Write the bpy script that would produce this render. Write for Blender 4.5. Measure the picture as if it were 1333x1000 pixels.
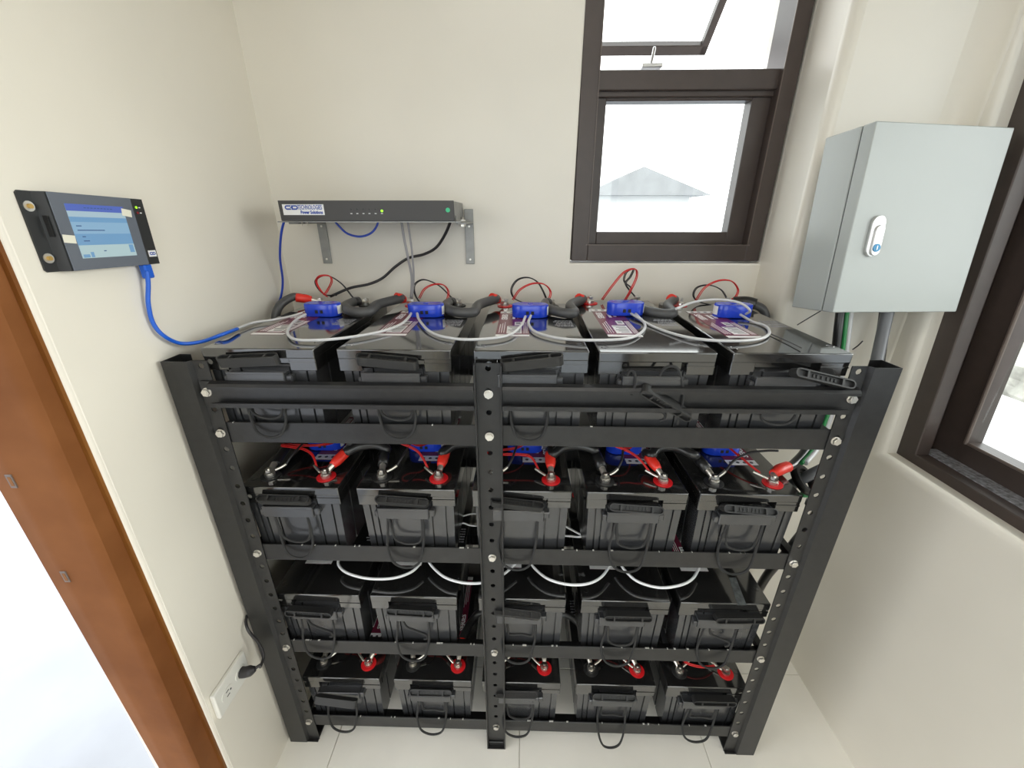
import bpy, bmesh, math, random
from mathutils import Vector, Matrix
random.seed(7)
PI = math.pi
C = bpy.context.scene.collection
scene = bpy.context.scene
for o in list(bpy.data.objects): bpy.data.objects.remove(o)

# ------------------------------------------------------------------ camera
F_PX, CAM = 532.1, Vector((0.5948, -0.6931, 1.4191))
YAW, PITCH, ROLL = -0.0239, 0.3884, 0.0008
def cam_axes():
    cy, sy, cp, sp = math.cos(YAW), math.sin(YAW), math.cos(PITCH), math.sin(PITCH)
    f = Vector((sy*cp, cy*cp, -sp)); r = Vector((cy, -sy, 0)); u = r.cross(f)
    c, s = math.cos(ROLL), math.sin(ROLL)
    return c*r + s*u, -s*r + c*u, f
CR, CU, CF = cam_axes()
cd = bpy.data.cameras.new('camera'); cam = bpy.data.objects.new('camera', cd); C.objects.link(cam)
cd.sensor_fit = 'HORIZONTAL'; cd.sensor_width = 36; cd.lens = F_PX*36/1333; cd.clip_start = .02; cd.clip_end = 200
m = Matrix.Identity(4)
for i in range(3): m[i][0], m[i][1], m[i][2], m[i][3] = CR[i], CU[i], -CF[i], CAM[i]
cam.matrix_world = m
scene.camera = cam
def P(u, v, x=None, y=None, z=None):
    "a point of the room, measured on the photograph, on the plane x, y or z = const"
    d = CR*((u-666.5)/F_PX) - CU*((v-500)/F_PX) + CF
    if x is not None: t = (x-CAM.x)/d.x
    elif y is not None: t = (y-CAM.y)/d.y
    else: t = (z-CAM.z)/d.z
    return CAM + d*t

# ------------------------------------------------------------------ world, exposure
w = bpy.data.worlds.new('overcast_sky'); scene.world = w; w.use_nodes = True
nt = w.node_tree; bg = nt.nodes['Background']
tc = nt.nodes.new('ShaderNodeTexCoord'); nz = nt.nodes.new('ShaderNodeTexNoise'); nz.inputs['Scale'].default_value = 1.5
rp = nt.nodes.new('ShaderNodeValToRGB')
rp.color_ramp.elements[0].color = (.92, .96, 1, 1); rp.color_ramp.elements[1].color = (1, .99, .97, 1)
nt.links.new(tc.outputs['Generated'], nz.inputs['Vector']); nt.links.new(nz.outputs['Fac'], rp.inputs['Fac'])
nt.links.new(rp.outputs['Color'], bg.inputs['Color']); bg.inputs['Strength'].default_value = 3.0
vs = scene.view_settings; vs.view_transform = 'Standard'; vs.look = 'None'; vs.gamma = 1; vs.use_curve_mapping = False
vs.exposure = 0.40
scene.cycles.max_bounces = 12; scene.cycles.diffuse_bounces = 8; scene.cycles.transparent_max_bounces = 16
scene.cycles.sample_clamp_indirect = 8
scene.cycles.caustics_reflective = False; scene.cycles.caustics_refractive = False

# low hazy sun behind thin cloud, on the side of the large window
sl_ = bpy.data.lights.new('hazy_sun', 'SUN'); sl_.energy = 2.4; sl_.angle = math.radians(34); sl_.color = (1, .985, .95)
so_ = bpy.data.objects.new('hazy_sun', sl_); C.objects.link(so_); so_.location = (6, 1, 4)
so_.rotation_euler = Vector((-1, -.07, -.20)).to_track_quat('-Z', 'Y').to_euler()

def portal(name, loc, rot, sx, sy):
    l = bpy.data.lights.new(name, 'AREA'); l.shape = 'RECTANGLE'; l.size = sx; l.size_y = sy; l.cycles.is_portal = True
    o = bpy.data.objects.new(name, l); C.objects.link(o); o.location = loc; o.rotation_euler = rot
portal('portal_back_window', (.99, .66, 1.68), (-PI/2, 0, 0), .52, .76)
portal('portal_side_window', (1.72, -.34, 1.52), (0, PI/2, 0), 1.35, 1.25)
portal('portal_front_window', (.73, -2.42, 1.22), (PI/2, 0, 0), 1.46, 2.3)
portal('portal_door', (-.30, -.65, 1.02), (0, -PI/2, 0), 2.05, .95)

# fill light added on the ceiling behind the camera to brighten the room
def fill_light():
    l = bpy.data.lights.new('fill_light', 'AREA'); l.shape = 'RECTANGLE'; l.size = 1.0; l.size_y = .25
    l.energy = 2; l.color = (1, .96, .9)
    o = bpy.data.objects.new('fill_light', l); C.objects.link(o); o.location = (.72, -1.15, 2.575); o.rotation_euler = (0, 0, 0)

# ------------------------------------------------------------------ materials
def mat(name, col, rough=.5, metal=0, var=0, scale=20, bump=0, bscale=200, spec=.5, emit=None, es=0, coat=0, col2=None):
    m = bpy.data.materials.new(name); m.use_nodes = True
    n = m.node_tree; b = n.nodes['Principled BSDF']
    b.inputs['Base Color'].default_value = (*col, 1); b.inputs['Roughness'].default_value = rough
    b.inputs['Metallic'].default_value = metal; b.inputs['Specular IOR Level'].default_value = spec
    if coat: b.inputs['Coat Weight'].default_value = coat; b.inputs['Coat Roughness'].default_value = .08
    if emit: b.inputs['Emission Color'].default_value = (*emit, 1); b.inputs['Emission Strength'].default_value = es
    if var or col2:
        t = n.nodes.new('ShaderNodeTexCoord'); z = n.nodes.new('ShaderNodeTexNoise'); z.inputs['Scale'].default_value = scale
        z.inputs['Detail'].default_value = 5
        r = n.nodes.new('ShaderNodeValToRGB')
        a = col2 or tuple(c*(1-var) for c in col)
        r.color_ramp.elements[0].position = .3; r.color_ramp.elements[1].position = .7
        r.color_ramp.elements[0].color = (*a, 1); r.color_ramp.elements[1].color = (*[min(1, c*(1+var)) for c in col], 1)
        n.links.new(t.outputs['Object'], z.inputs['Vector']); n.links.new(z.outputs['Fac'], r.inputs['Fac'])
        n.links.new(r.outputs['Color'], b.inputs['Base Color'])
    if bump:
        t = n.nodes.new('ShaderNodeTexCoord'); z = n.nodes.new('ShaderNodeTexNoise'); z.inputs['Scale'].default_value = bscale
        bp = n.nodes.new('ShaderNodeBump'); bp.inputs['Strength'].default_value = bump; bp.inputs['Distance'].default_value = .002
        n.links.new(t.outputs['Object'], z.inputs['Vector']); n.links.new(z.outputs['Fac'], bp.inputs['Height'])
        n.links.new(bp.outputs['Normal'], b.inputs['Normal'])
    return m
M = {}
M['plaster'] = mat('plaster', (.75, .712, .632), .32, var=.03, scale=3, bump=.22, bscale=9, spec=.5)
M['tile'] = mat('floor_tile', (.93, .90, .83), .22, var=.04, scale=5)
M['grout'] = mat('grout', (.55, .52, .46), .8)
M['black_steel'] = mat('black_painted_steel', (.013, .013, .0135), .34, bump=.12, bscale=500, var=.25, scale=60)
M['case'] = mat('battery_case_plastic', (.040, .041, .044), .22, var=.10, scale=18, spec=.8)
M['lid'] = mat('battery_lid_plastic', (.014, .0138, .0135), .08, var=.2, scale=14, spec=1.0, coat=.8)
M['grip'] = mat('grip_plastic', (.016, .016, .016), .5)
M['rope'] = mat('black_rope', (.02, .02, .02), .8, bump=.6, bscale=900)
M['zinc'] = mat('zinc_bolt', (.72, .70, .66), .28, 1)
M['chip'] = mat('chipped_bare_metal', (.75, .74, .70), .4, .3)
M['lead'] = mat('tinned_copper_lug', (.80, .76, .68), .3, .9)
M['red'] = mat('red_heat_shrink', (.80, .035, .02), .42)
M['red_disc'] = mat('red_washer', (.78, .015, .02), .4)
M['red_wire'] = mat('red_wire', (.62, .02, .02), .4)
M['black_wire'] = mat('black_wire', (.02, .018, .02), .4)
M['cable_black'] = mat('black_cable', (.018, .018, .018), .3)
M['cable_grey'] = mat('charcoal_cable', (.07, .07, .072), .4)
M['pipe_grey'] = mat('grey_conduit', (.15, .155, .165), .3)
M['data'] = mat('grey_data_cable', (.55, .55, .56), .4)
M['data_white'] = mat('white_data_cable', (.85, .86, .88), .35)
M['data_lead'] = mat('mid_grey_lead', (.30, .29, .30), .4)
M['blue_cable'] = mat('blue_patch_cable', (.010, .105, .58), .35)
M['navy_cable'] = mat('dark_blue_cable', (.02, .06, .42), .35)
M['blue'] = mat('blue_sensor_plastic', (.014, .055, .58), .16)
M['green_piece'] = mat('green_piece', (.02, .22, .06), .4)
M['maroon'] = mat('maroon_print', (.17, .022, .05), .25)
M['white_print'] = mat('white_print', (.80, .80, .80), .3)
M['grey_print'] = mat('grey_print', (.28, .28, .30), .4)
M['ink'] = mat('dark_ink', (.05, .05, .06), .5)
M['logo'] = mat('logo_blue', (.015, .06, .36), .4)
M['logo_light'] = mat('lettering_grey_blue', (.10, .13, .30), .4)
M['bronze'] = mat('bronze_window_frame', (.055, .040, .034), .38, var=.08, scale=30)
M['gasket'] = mat('frame_bead', (.13, .10, .085), .3)
M['alu'] = mat('window_track', (.55, .56, .60), .28, .6, var=.55, scale=110)
M['wood'] = mat('stained_wood', (.22, .085, .028), .6, col2=(.14, .048, .013), scale=7, spec=.12)
M['wood_dark'] = mat('stained_wood_dark', (.22, .085, .017), .5, col2=(.15, .050, .009), scale=9, spec=.25)
M['box'] = mat('grey_powder_coat', (.39, .415, .403), .24, var=.02, scale=4, bump=.05, bscale=600, spec=.5)
M['box_dark'] = mat('seam_gasket', (.08, .085, .09), .6)
M['chrome'] = mat('satin_chrome', (.66, .66, .66), .28, .85)
M['teal'] = mat('blue_lock_plug', (.01, .22, .45), .3)
M['unit'] = mat('dark_grey_panel', (.050, .048, .048), .5)
M['galv'] = mat('galvanised_steel', (.30, .30, .29), .45, .55, var=.12, scale=40)
M['bezel'] = mat('panel_grey_bezel', (.12, .135, .165), .25)
M['bezel_black'] = mat('panel_black', (.018, .019, .02), .35)
M['brass'] = mat('brass_screw', (.72, .48, .16), .3, .9)
M['tape'] = mat('paper_tape', (.72, .70, .60), .7)
M['led'] = mat('green_led', (.3, .8, .02), .4, emit=(.35, 1, .02), es=.8)
M['led_off'] = mat('unlit_led', (.02, .02, .02), .3)
M['led_red'] = mat('red_led', (.22, .01, .015), .3)
M['sticker'] = mat('green_sticker', (.05, .50, .24), .5)
for k, c in (('ui_blue', (.10, .17, .62)), ('ui_light', (.50, .68, .78)), ('ui_mid', (.20, .43, .70)), ('ui_sky', (.32, .56, .78)),
             ('ui_pale', (.55, .74, .76)), ('ui_ink', (.05, .12, .30))):
    M[k] = mat('screen_'+k, (.02, .02, .02), .2, emit=c, es=.55)
M['ivory'] = mat('white_plastic', (.74, .73, .68), .35)
M['hole'] = mat('dark_slot', (.01, .01, .01), .8)
M['pave'] = mat('pale_pavement', (.33, .35, .385), .6, var=.10, scale=2.5)
M['roof'] = mat('metal_roof', (.26, .265, .27), .5, var=.1, scale=3)
M['house'] = mat('white_render', (.75, .75, .73), .7)
M['concrete'] = mat('pale_concrete', (.70, .70, .70), .7, var=.05, scale=4)
M['stone'] = mat('pale_rough_stone', (.45, .44, .40), .8, var=.35, scale=9, bump=.9, bscale=40)
M['lamp'] = mat('fill_lamp_diffuser', (.9, .9, .9), .5, emit=(1, .97, .92), es=3)
g = bpy.data.materials.new('window_glass'); g.use_nodes = True; n = g.node_tree; n.nodes.clear()
out = n.nodes.new('ShaderNodeOutputMaterial'); mx = n.nodes.new('ShaderNodeMixShader'); tr = n.nodes.new('ShaderNodeBsdfTransparent')
gl = n.nodes.new('ShaderNodeBsdfGlossy'); gl.inputs['Roughness'].default_value = .02; fr = n.nodes.new('ShaderNodeFresnel'); fr.inputs['IOR'].default_value = 1.45
tr.inputs['Color'].default_value = (.96, .98, .97, 1)
ge = n.nodes.new('ShaderNodeNewGeometry'); mr = n.nodes.new('ShaderNodeMapRange'); mr.inputs['To Min'].default_value = 1.45; mr.inputs['To Max'].default_value = 1/1.45
n.links.new(ge.outputs['Backfacing'], mr.inputs['Value']); n.links.new(mr.outputs['Result'], fr.inputs['IOR'])
n.links.new(fr.outputs['Fac'], mx.inputs['Fac']); n.links.new(tr.outputs['BSDF'], mx.inputs[1]); n.links.new(gl.outputs['BSDF'], mx.inputs[2])
n.links.new(mx.outputs['Shader'], out.inputs['Surface']); M['glass'] = g

# ------------------------------------------------------------------ mesh helpers
def new(): return bmesh.new()
def box(bm, a, b, bev=0, seg=2, mtx=None):
    x0, x1 = sorted((a[0], b[0])); y0, y1 = sorted((a[1], b[1])); z0, z1 = sorted((a[2], b[2]))
    t = bmesh.new()
    v = [t.verts.new(p) for p in ((x0,y0,z0),(x1,y0,z0),(x1,y1,z0),(x0,y1,z0),(x0,y0,z1),(x1,y0,z1),(x1,y1,z1),(x0,y1,z1))]
    for f in ((0,3,2,1),(4,5,6,7),(0,1,5,4),(1,2,6,5),(2,3,7,6),(3,0,4,7)): t.faces.new([v[i] for i in f])
    if bev:
        r = bmesh.ops.bevel(t, geom=list(t.edges), offset=bev, segments=seg, profile=.5, affect='EDGES')
        big = set(sorted(t.faces, key=lambda f: -f.calc_area())[:6])
        for f in t.faces: f.smooth = f not in big and seg > 1
    add(bm, t, mtx); return bm
def add(bm, t, mtx=None):
    if mtx is not None: bmesh.ops.transform(t, matrix=mtx, verts=t.verts)
    mp = {v: bm.verts.new(v.co) for v in t.verts}
    for f in t.faces:
        try: nf = bm.faces.new([mp[v] for v in f.verts]); nf.smooth = f.smooth
        except ValueError: pass
    t.free()
def prism(bm, poly, h0, h1, axis='z', bev=0, seg=2, mtx=None, smooth=False, scale_bottom=None):
    "closed outline, pushed from h0 to h1 along axis"
    t = bmesh.new()
    def at(p, h):
        return {'z': (p[0], p[1], h), 'y': (p[0], h, p[1]), 'x': (h, p[0], p[1])}[axis]
    sb = scale_bottom or (lambda p: p)
    lo = [t.verts.new(at(sb(p), h0)) for p in poly]; hi = [t.verts.new(at(p, h1)) for p in poly]
    t.faces.new(lo[::-1]); t.faces.new(hi)
    for i in range(len(poly)):
        j = (i+1) % len(poly); f = t.faces.new((lo[i], lo[j], hi[j], hi[i])); f.smooth = smooth
    bmesh.ops.recalc_face_normals(t, faces=t.faces)
    if bev:
        es = [e for e in t.edges if all(len(f.verts) > 4 for f in e.link_faces[:1]) or len(e.link_faces[0].verts) == len(poly) or len(e.link_faces[-1].verts) == len(poly)]
        bmesh.ops.bevel(t, geom=es, offset=bev, segments=seg, profile=.5, affect='EDGES')
    add(bm, t, mtx); return bm
def circle(cx, cy, r, n=16, a0=0): return [(cx+r*math.cos(a0+2*PI*i/n), cy+r*math.sin(a0+2*PI*i/n)) for i in range(n)]
def stadium(cx, cy, w, h, n=8):
    "rounded bar outline, round ends along its longer side x"
    r = h/2; d = w/2-r
    return [(cx+d+r*math.sin(PI*i/n), cy-r*math.cos(PI*i/n)) for i in range(n+1)] + [(cx-d-r*math.sin(PI*i/n), cy+r*math.cos(PI*i/n)) for i in range(n+1)]
def spline(pts, n=8):
    pts = [Vector(p) for p in pts]
    if len(pts) < 3: return pts
    q = [pts[0]*2-pts[1]] + pts + [pts[-1]*2-pts[-2]]; o = []
    for i in range(1, len(q)-2):
        a, b, c, d = q[i-1:i+3]
        for k in range(n):
            t = k/n
            o.append(.5*((2*b)+(c-a)*t+(2*a-5*b+4*c-d)*t*t+(3*b-a-3*c+d)*t**3))
    o.append(pts[-1]); return o
def tube(bm, pts, r, seg=8, n=8, smooth=True, flat=None):
    p = spline(pts, n); t = bmesh.new(); rings = []
    T = (p[1]-p[0]).normalized(); up = Vector((0, 0, 1)) if abs(T.z) < .9 else Vector((1, 0, 0))
    N = (up - T*up.dot(T)).normalized()
    for i in range(len(p)):
        T = (p[min(i+1, len(p)-1)]-p[max(i-1, 0)]).normalized(); N = (N - T*N.dot(T)).normalized(); B = T.cross(N)
        rr = r(i/(len(p)-1)) if callable(r) else r
        rings.append([t.verts.new(p[i]+N*(rr*math.cos(2*PI*k/seg)*(flat or 1))+B*(rr*math.sin(2*PI*k/seg))) for k in range(seg)])
    for a, b in zip(rings, rings[1:]):
        for k in range(seg):
            f = t.faces.new((a[k], a[(k+1) % seg], b[(k+1) % seg], b[k])); f.smooth = smooth
    t.faces.new(rings[0][::-1]); t.faces.new(rings[-1])
    bmesh.ops.recalc_face_normals(t, faces=t.faces)
    add(bm, t); return bm
def wloc(o):
    v = Vector((0, 0, 0))
    while o is not None: v += o.location; o = o.parent
    return v
def obj(name, bm, material, parent=None, local=False, at=None):
    "links a bmesh as ONE object; world coordinates unless local"
    me = bpy.data.meshes.new(name)
    off = Vector((0, 0, 0))
    if at is not None: off = Vector(at)
    elif parent is not None and not local: off = wloc(parent)
    if off.length > 0: bmesh.ops.translate(bm, vec=-off, verts=bm.verts)
    bmesh.ops.recalc_face_normals(bm, faces=bm.faces)
    bm.to_mesh(me); bm.free(); me.materials.append(M[material] if isinstance(material, str) else material)
    o = bpy.data.objects.new(name, me); C.objects.link(o)
    if parent is not None: o.parent = parent
    if at is not None: o.location = at if parent is None or local else Vector(at)-wloc(parent)
    return o
def tag(o, label, cat, group=None):
    o['label'] = label; o['category'] = cat
    if group: o['group'] = group
    return o
def thing(name, label, cat, loc, group=None, rot=(0, 0, 0)):
    o = bpy.data.objects.new(name, None); C.objects.link(o); o.empty_display_size = .05
    o.location = loc; o.rotation_euler = rot
    return tag(o, label, cat, group)
def struct(name, bm, material, parent=None):
    o = obj(name, bm, material, parent); o['kind'] = 'structure' if parent is None else o.get('kind', 'structure')
    return o
def text_bm(s, size, mtx, bold=0, sx=1, thick=.0002):
    cu = bpy.data.curves.new('lettering', 'FONT'); cu.body = s; cu.size = size; cu.align_x = 'CENTER'; cu.align_y = 'CENTER'; cu.offset = bold; cu.extrude = thick; cu.resolution_u = 2
    o = bpy.data.objects.new('lettering', cu); C.objects.link(o)
    bpy.context.view_layer.update()
    me = bpy.data.meshes.new_from_object(o.evaluated_get(bpy.context.evaluated_depsgraph_get()))
    b = bmesh.new(); b.from_mesh(me); bpy.data.objects.remove(o); bpy.data.curves.remove(cu); bpy.data.meshes.remove(me)
    bmesh.ops.scale(b, vec=(sx, 1, 1), verts=b.verts)
    bmesh.ops.transform(b, matrix=mtx, verts=b.verts)
    return b
def frame(o, ex, ey):
    "matrix with origin o and x, y axes"
    ex = Vector(ex).normalized(); ey = Vector(ey).normalized(); ez = ex.cross(ey)
    m = Matrix.Identity(4)
    for i in range(3): m[i][0], m[i][1], m[i][2], m[i][3] = ex[i], ey[i], ez[i], o[i]
    return m
def dup(root, parent=None):
    c = root.copy(); C.objects.link(c)
    if parent is not None: c.parent = parent
    for ch in [x for x in bpy.data.objects if x.parent == root]: dup(ch, c)
    return c

# ------------------------------------------------------------------ the room
XL, XR, YB, YF, ZC = -.0774, 1.534, .493, -2.3, 2.6
# floor: bed and tiles, each tile a piece
fl = new(); box(fl, (XL-.15, YF-.1, -.06), (XR+.15, YB+.15, -.0065)); floor = struct('floor', fl, 'grout')
TS = .535; x0 = .0655-TS; tile_mesh = {}
for i in range(4):
    for j in range(7):
        xa, xb = max(x0+i*TS, XL-.12), min(x0+(i+1)*TS, XR+.02); yb = YB+.27-j*TS; ya = max(yb-TS, YF); yb = min(yb, YB+.02)
        if xb-xa < .02 or yb-ya < .02: continue
        t = new(); box(t, (xa+.001, ya+.001, -.0065), (xb-.001, yb-.001, 0), .0008, 1)
        obj('tile', t, 'tile', floor)
ce = new(); box(ce, (XL-.15, YF-.1, ZC), (XR+.15, YB+.15, ZC+.1)); struct('ceiling', ce, 'plaster')

def wall_with_hole(name, to3, outer, hole, thick, rad, material='plaster', edges='lrbt'):
    "to3(a, b, d): a along, b up, d into the wall; outer = a0, a1, b0, b1; hole = four corners (a, b): bl, br, tr, tl"
    t = bmesh.new(); a0, a1, b0, b1 = outer
    O = [(a0, b0), (a1, b0), (a1, b1), (a0, b1)]
    fo = [t.verts.new(to3(*p, 0)) for p in O]; fi = [t.verts.new(to3(*p, 0)) for p in hole]
    bo = [t.verts.new(to3(*p, thick)) for p in O]; bi = [t.verts.new(to3(*p, thick)) for p in hole]
    for i in range(4):
        j = (i+1) % 4
        t.faces.new((fo[i], fo[j], fi[j], fi[i])); t.faces.new((bo[j], bo[i], bi[i], bi[j])); t.faces.new((fi[i], fi[j], bi[j], bi[i])); t.faces.new((fo[j], fo[i], bo[i], bo[j]))
    bmesh.ops.recalc_face_normals(t, faces=t.faces)
    if rad:
        es = [e for e in t.edges if e.verts[0] in fi and e.verts[1] in fi]
        r = bmesh.ops.bevel(t, geom=es, offset=rad, segments=5, profile=.5, affect='EDGES')
        for f in r['faces']: f.smooth = True
    return struct(name, t, material)
# back wall with the window opening
wall_with_hole('wall_back', lambda a, b, d: (a, YB+d, b), (XL-.15, 1.60, 0, ZC), [(.728, 1.300), (1.252, 1.300), (1.252, 2.28), (.736, 2.28)], .20, .006)
# corner pier, rounded outside edge and coved inside corner
pp = [(1.252, YB+.004)]
pp += [(1.274-.022*math.cos(a), .382-.022*math.sin(a)) for a in [PI/2*i/6 for i in range(7)]]
pp += [(1.489+.045*math.sin(a), .315+.045*math.cos(a)) for a in [PI/2*i/8 for i in range(9)]]
pp += [(1.57, .315), (1.57, YB+.004)]
b = new(); prism(b, pp, 0, ZC, 'z', smooth=False)
for f in b.faces:
    c = f.calc_center_median()
    f.smooth = len(f.verts) == 4 and ((c.x < 1.28 and c.y < .40) or c.x > 1.485 and c.y < .37)
struct('wall_corner', b, 'plaster')
# right wall with the large opening
def lean(z): return .252 + .062*(z-.848)
wall_with_hole('wall_right', lambda a, b, d: (XR+d, a, b), (YF-.1, .52, 0, ZC), [(-.98, .848), (lean(.848), .848), (lean(2.15), 2.15), (-.98, 2.15)], .16, .02)
# left wall with the door opening
wall_with_hole('wall_left', lambda a, b, d: (XL-d, a, b), (YF-.1, .52, -.0, ZC), [(-1.16, 0.0005), (-.168, 0.0005), (-.136, 2.15), (-1.16, 2.15)], .18, .007)
wall_with_hole('wall_front', lambda a, b, d: (a, YF-d, b), (XL-.18, XR+.16, 0, ZC), [(.0, .06), (1.46, .06), (1.46, 2.36), (.0, 2.36)], .12, .006)

# ---- door jamb (window_/door_ structure with parts)
def lean_box(bm, xs, ys, zs, k):
    t = bmesh.new(); box(t, (xs[0], ys[0], zs[0]), (xs[1], ys[1], zs[1]))
    for v in t.verts: v.co.y += k*(v.co.z-.3)
    add(bm, t)
def jamb_y(x, z): t = (x+.199)/.109; return -.196*(1-t) + t*(-.217+.033*min(z, 1.5))
b = new(); rows_ = [2.12*i/16 for i in range(17)]; cols_ = [-.199+.109*i/4 for i in range(5)]
fr_ = [[b.verts.new((x, jamb_y(x, z), z)) for x in cols_] for z in rows_]; bk_ = [[b.verts.new((x, -.128, z)) for x in cols_] for z in rows_]
for i in range(16):
    for j in range(4):
        f = b.faces.new((fr_[i][j], fr_[i][j+1], fr_[i+1][j+1], fr_[i+1][j])); f.smooth = True
        b.faces.new((bk_[i][j+1], bk_[i][j], bk_[i+1][j], bk_[i+1][j+1]))
    b.faces.new((fr_[i][4], bk_[i][4], bk_[i+1][4], fr_[i+1][4])); b.faces.new((bk_[i][0], fr_[i][0], fr_[i+1][0], bk_[i+1][0]))
for i in (0, 16):
    for j in range(4): b.faces.new((fr_[i][j], bk_[i][j], bk_[i][j+1], fr_[i][j+1]))
door = struct('door_1', b, 'wood')
b = new(); box(b, (-.125, -.18, 0), (-.083, -.13, 2.12))
for v in b.verts: v.co.y = (-.173 if v.co.y < -.15 else -.125)+.0175*min(v.co.z, 1.8)
obj('door_stop', b, 'wood_dark', door)
b = new(); box(b, (-.199, -1.16, 2.12), (-.083, -.137, 2.148)); obj('door_head', b, 'wood', door)
b = new(); box(b, (-.199, -1.158, 0), (-.083, -1.125, 2.12)); obj('door_jamb', b, 'wood', door)
for (u, v) in ((11, 629), (83, 753)):
    q = P(u, v, y=-.198); yy = jamb_y(q.x, q.z)
    b = new(); box(b, (q.x-.006, yy-.0012, q.z-.012), (q.x+.004, yy+.006, q.z+.012), .0004, 1); obj('strike_plate', b, 'gasket', door)
    b = new(); box(b, (q.x-.003, yy-.0016, q.z-.008), (q.x+.002, yy, q.z+.008)); obj('strike_slot', b, 'wood_dark', door)

# ---- window_1 in the back wall: outer frame, fixed pane below, top-hung sash above
def bar_frame(bm, x0, x1, z0, z1, wl, wr, wb, wt, y0, y1, bev=.002):
    box(bm, (x0, y0, z0), (x0+wl, y1, z1), bev, 1); box(bm, (x1-wr, y0, z0), (x1, y1, z1), bev, 1)
    box(bm, (x0+wl-.001, y0, z0), (x1-wr+.001, y1, z0+wb), bev, 1); box(bm, (x0+wl-.001, y0, z1-wt), (x1-wr+.001, y1, z1), bev, 1)
b = new(); bar_frame(b, .731, 1.247, 1.305, 2.27, .045, .038, .043, .04, .499, .585)
win1 = struct('window_1', b, 'bronze')
b = new(); box(b, (.77, .512, 1.706), (1.214, .585, 1.748), .002, 1); box(b, (.77, .522, 1.694), (1.214, .578, 1.708), .002, 1); obj('transom', b, 'bronze', win1)
b = new(); bar_frame(b, .775, 1.210, 1.347, 1.70, .027, .047, .033, .012, .530, .570); obj('glazing_frame', b, 'bronze', win1)
b = new(); box(b, (.77, .497, 1.3465), (1.215, .500, 1.3490)); box(b, (.7745, .497, 1.35), (.7765, .500, 2.23)); box(b, (1.2085, .498, 1.35), (1.2105, .501, 2.23))
box(b, (.80, .517, 1.7085), (1.19, .521, 1.7105)); obj('glazing_bead', b, 'gasket', win1)
b = new(); box(b, (.797, .549, 1.375), (1.168, .553, 1.692)); obj('pane', b, 'glass', win1)
# sash swung out at its foot
A = Matrix.Translation((0, .587, 2.215)) @ Matrix.Rotation(math.radians(50), 4, 'X')
b = new(); H = .475
for aa, bb in (((.788, -.012, -H), (1.178, .012, -H+.03)), ((.788, -.012, -.03), (1.178, .012, 0)), ((.788, -.012, -H), (.812, .012, 0)), ((1.156, -.012, -H), (1.178, .012, 0))):
    box(b, aa, bb, .002, 1, A)
sash = obj('awning_sash', b, 'bronze', win1)
b = new(); box(b, (.81, -.002, -H+.028), (1.158, .002, -.028), mtx=A); obj('pane', b, 'glass', sash)
b = new(); tube(b, [P(846, 88, y=.545), P(849, 76, y=.56), P(852, 62, y=.575)], .004, 8); box(b, P(838, 89, y=.54)-Vector((.006, .01, .0)), P(858, 86, y=.54)+Vector((.006, .01, .004)), .001, 1)
obj('window_latch', b, 'chrome', win1, )['label'] = 'pale metal latch lever on the transom'

# ---- window_2 in the right wall
def lq(y, z): return y + .062*(z-.848)
def yz_bar(bm, x0, x1, ya, yb, z0, z1, k=1):
    t = bmesh.new(); box(t, (x0, ya, z0), (x1, yb, z1), .002, 1)
    for v in t.verts: v.co.y += k*.062*(v.co.z-.848)
    add(bm, t)
b = new()
yz_bar(b, 1.578, 1.612, .205, .262, .845, 2.15); yz_bar(b, 1.578, 1.612, -.98, -.93, .845, 2.15, 0)
yz_bar(b, 1.578, 1.612, -.98, .21, .842, .872, 0); yz_bar(b, 1.578, 1.612, -.98, .27, 2.10, 2.15, 0)
yz_bar(b, 1.612, 1.70, .243, .262, .845, 2.15); yz_bar(b, 1.612, 1.70, -.98, .25, .842, .868, 0)
win2 = struct('window_2', b, 'bronze')
b = new(); box(b, (1.611, -.95, .866), (1.652, .232, .8735)); obj('window_track', b, 'alu', win2)['label'] = 'dull metal sliding track'
b = new()
yz_bar(b, 1.652, 1.69, .172, .243, .868, 2.12); yz_bar(b, 1.652, 1.69, -.95, .18, .868, .925, 0); yz_bar(b, 1.652, 1.69, -.40, -.33, .868, 2.12, 0); yz_bar(b, 1.652, 1.69, -.95, .2, 2.06, 2.12, 0)
sl = obj('sliding_sash', b, 'bronze', win2)
b = new(); yz_bar(b, 1.646, 1.653, .168, .175, .92, 2.07); yz_bar(b, 1.646, 1.653, -.93, .172, .921, .928, 0); obj('glazing_bead', b, 'gasket', sl)
t = bmesh.new(); box(t, (1.668, -.93, .92), (1.672, .18, 2.07)); obj('pane', t, 'glass', sl)

# ---- window_3 in the wall behind the camera: unseen, set from reflections, widened for light
b = new(); bar_frame(b, .002, 1.458, .062, 2.358, .05, .05, .05, .05, YF-.09, YF-.03); box(b, (.71, YF-.09, .11), (.75, YF-.03, 2.31), .002, 1)
win3 = struct('window_3', b, 'bronze')
for xa, xb in ((.05, .712), (.748, 1.41)): b = new(); box(b, (xa, YF-.062, .11), (xb, YF-.058, 2.31)); obj('pane', b, 'glass', win3)

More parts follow.
